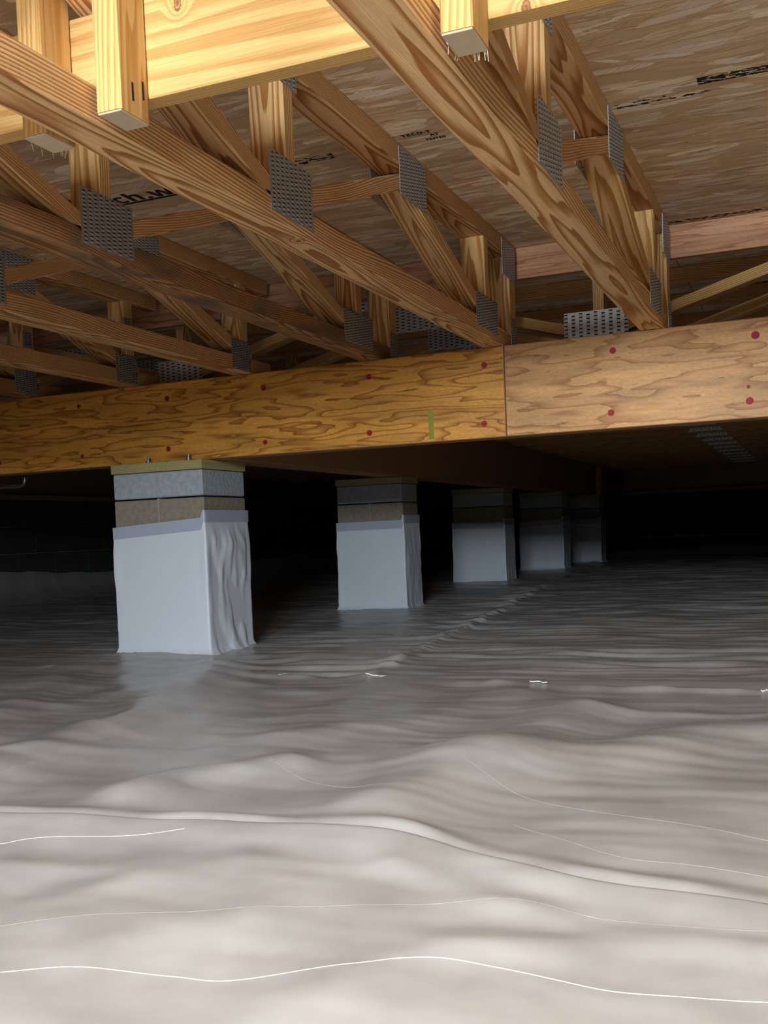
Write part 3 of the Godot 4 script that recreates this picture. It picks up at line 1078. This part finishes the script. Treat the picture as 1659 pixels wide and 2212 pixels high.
func build_front() -> void:
	var left := girder_board("long orange plywood-faced girder left of the upright butt joint, on the first pier", -5.5, -0.9468, M.ply, 3.9, 0.63, [[-2.685, 0.245, 0.8], [-2.271, 0.24], [-1.852, 0.242], [-1.434, 0.243], [-1.014, 0.242], [-2.681, 0.047, 0.8], [-2.276, 0.049], [-1.856, 0.045, 0.9], [-1.44, 0.048], [-1.021, 0.048], [-3.1, 0.243, 0.8], [-3.1, 0.047, 0.8]])
	part("paint_smear", block(Vector3(0.018, 0.10, 0.0012), 0.0003), M.green_paint, left, Vector3(-1.21 - left.position.x, 0.06, 0.0455))
	girder_board("paler plywood-faced girder right of the upright butt joint, grain fading to tan", -0.9448, 3.6, M.ply_pale, 2.3, 0.0, [[-0.588, 0.246], [-0.16, 0.248, 1.15], [-0.599, 0.05], [-0.18, 0.052, 1.1], [-0.183, 0.095, 0.5], [0.26, 0.247], [0.26, 0.05], [0.68, 0.247], [0.68, 0.05]])
	# the girder that runs away over the far piers
	var g := thing("back_girder", "dark brown girder running away from the front girder over the row of far piers", "girder", Vector3(-2.13, 0, -4.6))
	part("girder_ply", lumber(Vector3(-0.035, 0.15, 4.5), Vector3(-0.035, 0.15, -4.4), Vector3.UP, 0.3, 0.069), M.ply_edge, g)
	part("girder_ply", lumber(Vector3(0.035, 0.15, 4.5), Vector3(0.035, 0.15, -4.4), Vector3.UP, 0.3, 0.069), M.ply_edge, g)
	# rim ribbon behind the truss ends
	var rm := thing("ribbon_board", "reddish plywood ribbon board standing under the subfloor behind the truss ends", "board", Vector3(-1.0, 0.558, -0.215))
	var st := begin()
	for s in [1.0, -1.0]:
		quad(st, Vector3(-4.5, 0, 0.014 * s), Vector3(4.5, 0, 0.014 * s), Vector3(4.5, 0.106, 0.014 * s), Vector3(-4.5, 0.106, 0.014 * s), Vector3.BACK * s, Vector2(0, 1), Vector2(3.6, 1), Vector2(3.6, 0), Vector2(0, 0))
	part("plywood_face", st.commit(), M.rim, rm)
	var s3 := begin()
	quad(s3, Vector3(-4.5, 0, 0.014), Vector3(4.5, 0, 0.014), Vector3(4.5, 0, -0.014), Vector3(-4.5, 0, -0.014), Vector3.DOWN)
	quad(s3, Vector3(-4.5, 0.106, 0.014), Vector3(4.5, 0.106, 0.014), Vector3(4.5, 0.106, -0.014), Vector3(-4.5, 0.106, -0.014), Vector3.UP)
	part("veneer_edges", s3.commit(), M.ply_edge, rm)


func build_trusses() -> void:
	near_truss("nearest long truss at right, broad swirled grain, crossing the bright board", -0.465, 0.0, true, [M.wood0, M.wood2, M.wood3, M.wood5, M.wood5, M.wood2], 0.02)
	near_truss("truss crossing the middle of the picture, straight-grained sides, ending by the girder joint", -0.982, 0.0, true, [M.wood1, M.wood4, M.wood3, M.wood5, M.wood3, M.wood1], 0.0)
	near_truss("dirty truss with grey dusty bottom chord, next left of the middle truss", -1.424, 0.0, true, [M.wood_dirty, M.wood2, M.wood5, M.wood4, M.wood1, M.wood2], 0.1)
	near_truss("truss ending left of the dirty grey one, above the first pier's right edge", -1.94, -0.17, false, [M.wood2, M.wood4, M.wood3, M.wood2, M.wood1, M.wood4], 0.3)
	near_truss("truss whose grey end plate stands above the left half of the nearest pier", -2.438, -0.17, false, [M.wood4, M.wood2, M.wood5, M.wood3, M.wood2, M.wood1], 0.2)
	near_truss("leftmost truss, its bottom chord ending at the far left of the girder", -2.918, -0.17, false, [M.wood_dull, M.wood1, M.wood3, M.wood2, M.wood4, M.wood2], 0.45)
	# strongback on the bottom chords and the cleats that tie it
	var sb := thing("strongback_board", "bright yellow board laid on edge across the trusses, nearest the camera", "board", Vector3(-1.0, 0.4165, 2.071))
	part("sawn_board", lumber(Vector3(-2.2, 0, 0), Vector3(1.9, 0, 0), Vector3.DOWN, 0.143, 0.038, 0.40), M.spruce, sb)
	for q in [[-0.912, 0.305, 0.62, "upright bright cleat with two nail dents right of the middle truss, on the bright board"], [-1.046, 0.296, 0.615, "upright cleat with torn pale end at top left, behind the middle truss"], [-0.3955, 0.304, 0.62, "short upright cleat with splintered end at top centre, beside the nearest truss"]]:
		var at := Vector3(q[0], q[1], 2.1265)
		var t := thing("cleat", q[3], "cleat", at, "cleats tying the bright board")
		var l: float = q[2] - q[1]
		part("sawn_stick", lumber(Vector3(0, 0.002, 0), Vector3(0, l, 0), Vector3.BACK, 0.070, 0.042, q[0] * 3.0), M.cleat, t)
		var o := part("sawn_end", block(Vector3(0.040, 0.003, 0.067), 0.001), M.sawn_end, t, Vector3(0, 0.0008, 0))
		o.set_meta("label", "pale rough-sawn end grain")
		if q[0] != -0.912:
			for k in 12:
				var x := rng.randf_range(-0.02, 0.02)
				var z := -0.033 if k < 8 else rng.randf_range(-0.03, 0.02)
				if k >= 8:
					x = -0.02
				part("splinter", tube(PackedVector3Array([Vector3(x, 0.002, z), Vector3(x + rng.randf_range(-0.003, 0.003), -rng.randf_range(0.002, 0.014), z + rng.randf_range(-0.004, 0.003))]), 0.0006, 4), M.sawn_end, t)
		else:
			for k in [[0.010, 0.055], [-0.016, 0.065]]:
				part("nail_dent", block(Vector3(0.001, 0.026, 0.004), 0.0003), M.slot, t, Vector3(0.0213, k[1] - 0.02, k[0] - 0.005))
	# trusses beyond the girder, running left to right
	var first := far_truss([M.wood4, M.wood2, M.wood3, M.wood5], true)
	for k in range(1, 18):
		var o := first.duplicate()
		var label := "dim cross truss beyond the girder, one of the receding rows seen from below"
		var group := "cross trusses receding beyond the girder"
		if k == 1:
			label = "second cross truss behind the girder, seen through the first one's webs"
		add_far_truss(o, -0.30 - 0.49 * k, label, group)
	add_far_truss(first, -0.30, "first cross truss right behind the girder, its punched plates showing above the girder", "cross trusses receding beyond the girder")


func build_piers() -> void:
	var a := pier("largest white-wrapped block pier, nearest, at the left under the girder", -2.512, -2.107, 0.042, 0.318, -0.742, -0.246, -0.222, 3, 0.9)
	# heads of the anchor bolts standing on the cap against the girder
	for x in [-2.35, -2.169]:
		var b := part("anchor_bolt", tube(PackedVector3Array([Vector3(0, -0.01, 0), Vector3(0, 0.02, 0)]), 0.005, 8), M.steel, a, Vector3(x - a.position.x, -a.position.y, 0.03 - a.position.z))
		part("hex_nut", tube(PackedVector3Array([Vector3(0, -0.002, 0), Vector3(0, 0.007, 0)]), 0.0095, 6), M.steel, b)
	pier("second white-wrapped block pier, behind the nearest, centre of the row", -2.458, -2.066, -1.91, 0.24, -0.733, -0.243, -0.240, 14, 0.3)
	pier("third grey-lit wrapped pier of the row, middle one", -2.530, -2.130, -4.15, 0.26, -0.722, -0.252, -0.262, 25, 0.25)
	pier("fourth dim blue-grey wrapped pier, second from the dark end", -2.445, -2.060, -5.79, 0.26, -0.692, -0.262, -0.245, 36, 0.25)
	pier("farthest dark wrapped pier at the end of the row", -2.400, -2.0, -7.22, 0.26, -0.69, -0.255, -0.25, 47, 0.35)


func build_small() -> void:
	var pipe := thing("water_pipe", "bent shiny pipe hanging below the girder at the far left", "pipe", Vector3(-3.479, -0.014, -0.58))
	part("elbow", tube(PackedVector3Array([Vector3(0, 0.32, 0), Vector3(0, 0.06, 0), Vector3(0, 0.035, 0), Vector3(-0.004, 0.02, 0), Vector3(-0.014, 0.009, 0), Vector3(-0.028, 0.005, 0), Vector3(-0.05, 0.004, 0)]), 0.0085, 10), M.copper, pipe)
	part("fitting", tube(PackedVector3Array([Vector3(-0.05, 0.004, 0), Vector3(-0.075, 0.004, 0)]), 0.0115, 10), M.copper, pipe)
	part("straight_run", tube(PackedVector3Array([Vector3(-0.075, 0.004, 0), Vector3(-1.6, 0.0, 0.05)]), 0.008, 10), M.copper, pipe)
	var post := thing("timber_post", "short dim post at the far end of the dark back girder", "post", Vector3(-2.03, 0.0, -7.4))
	part("sawn_stick", lumber(Vector3(0, 0.0, 0), Vector3(0, 0.29, 0), Vector3.RIGHT, 0.06, 0.04), M.wood2, post)
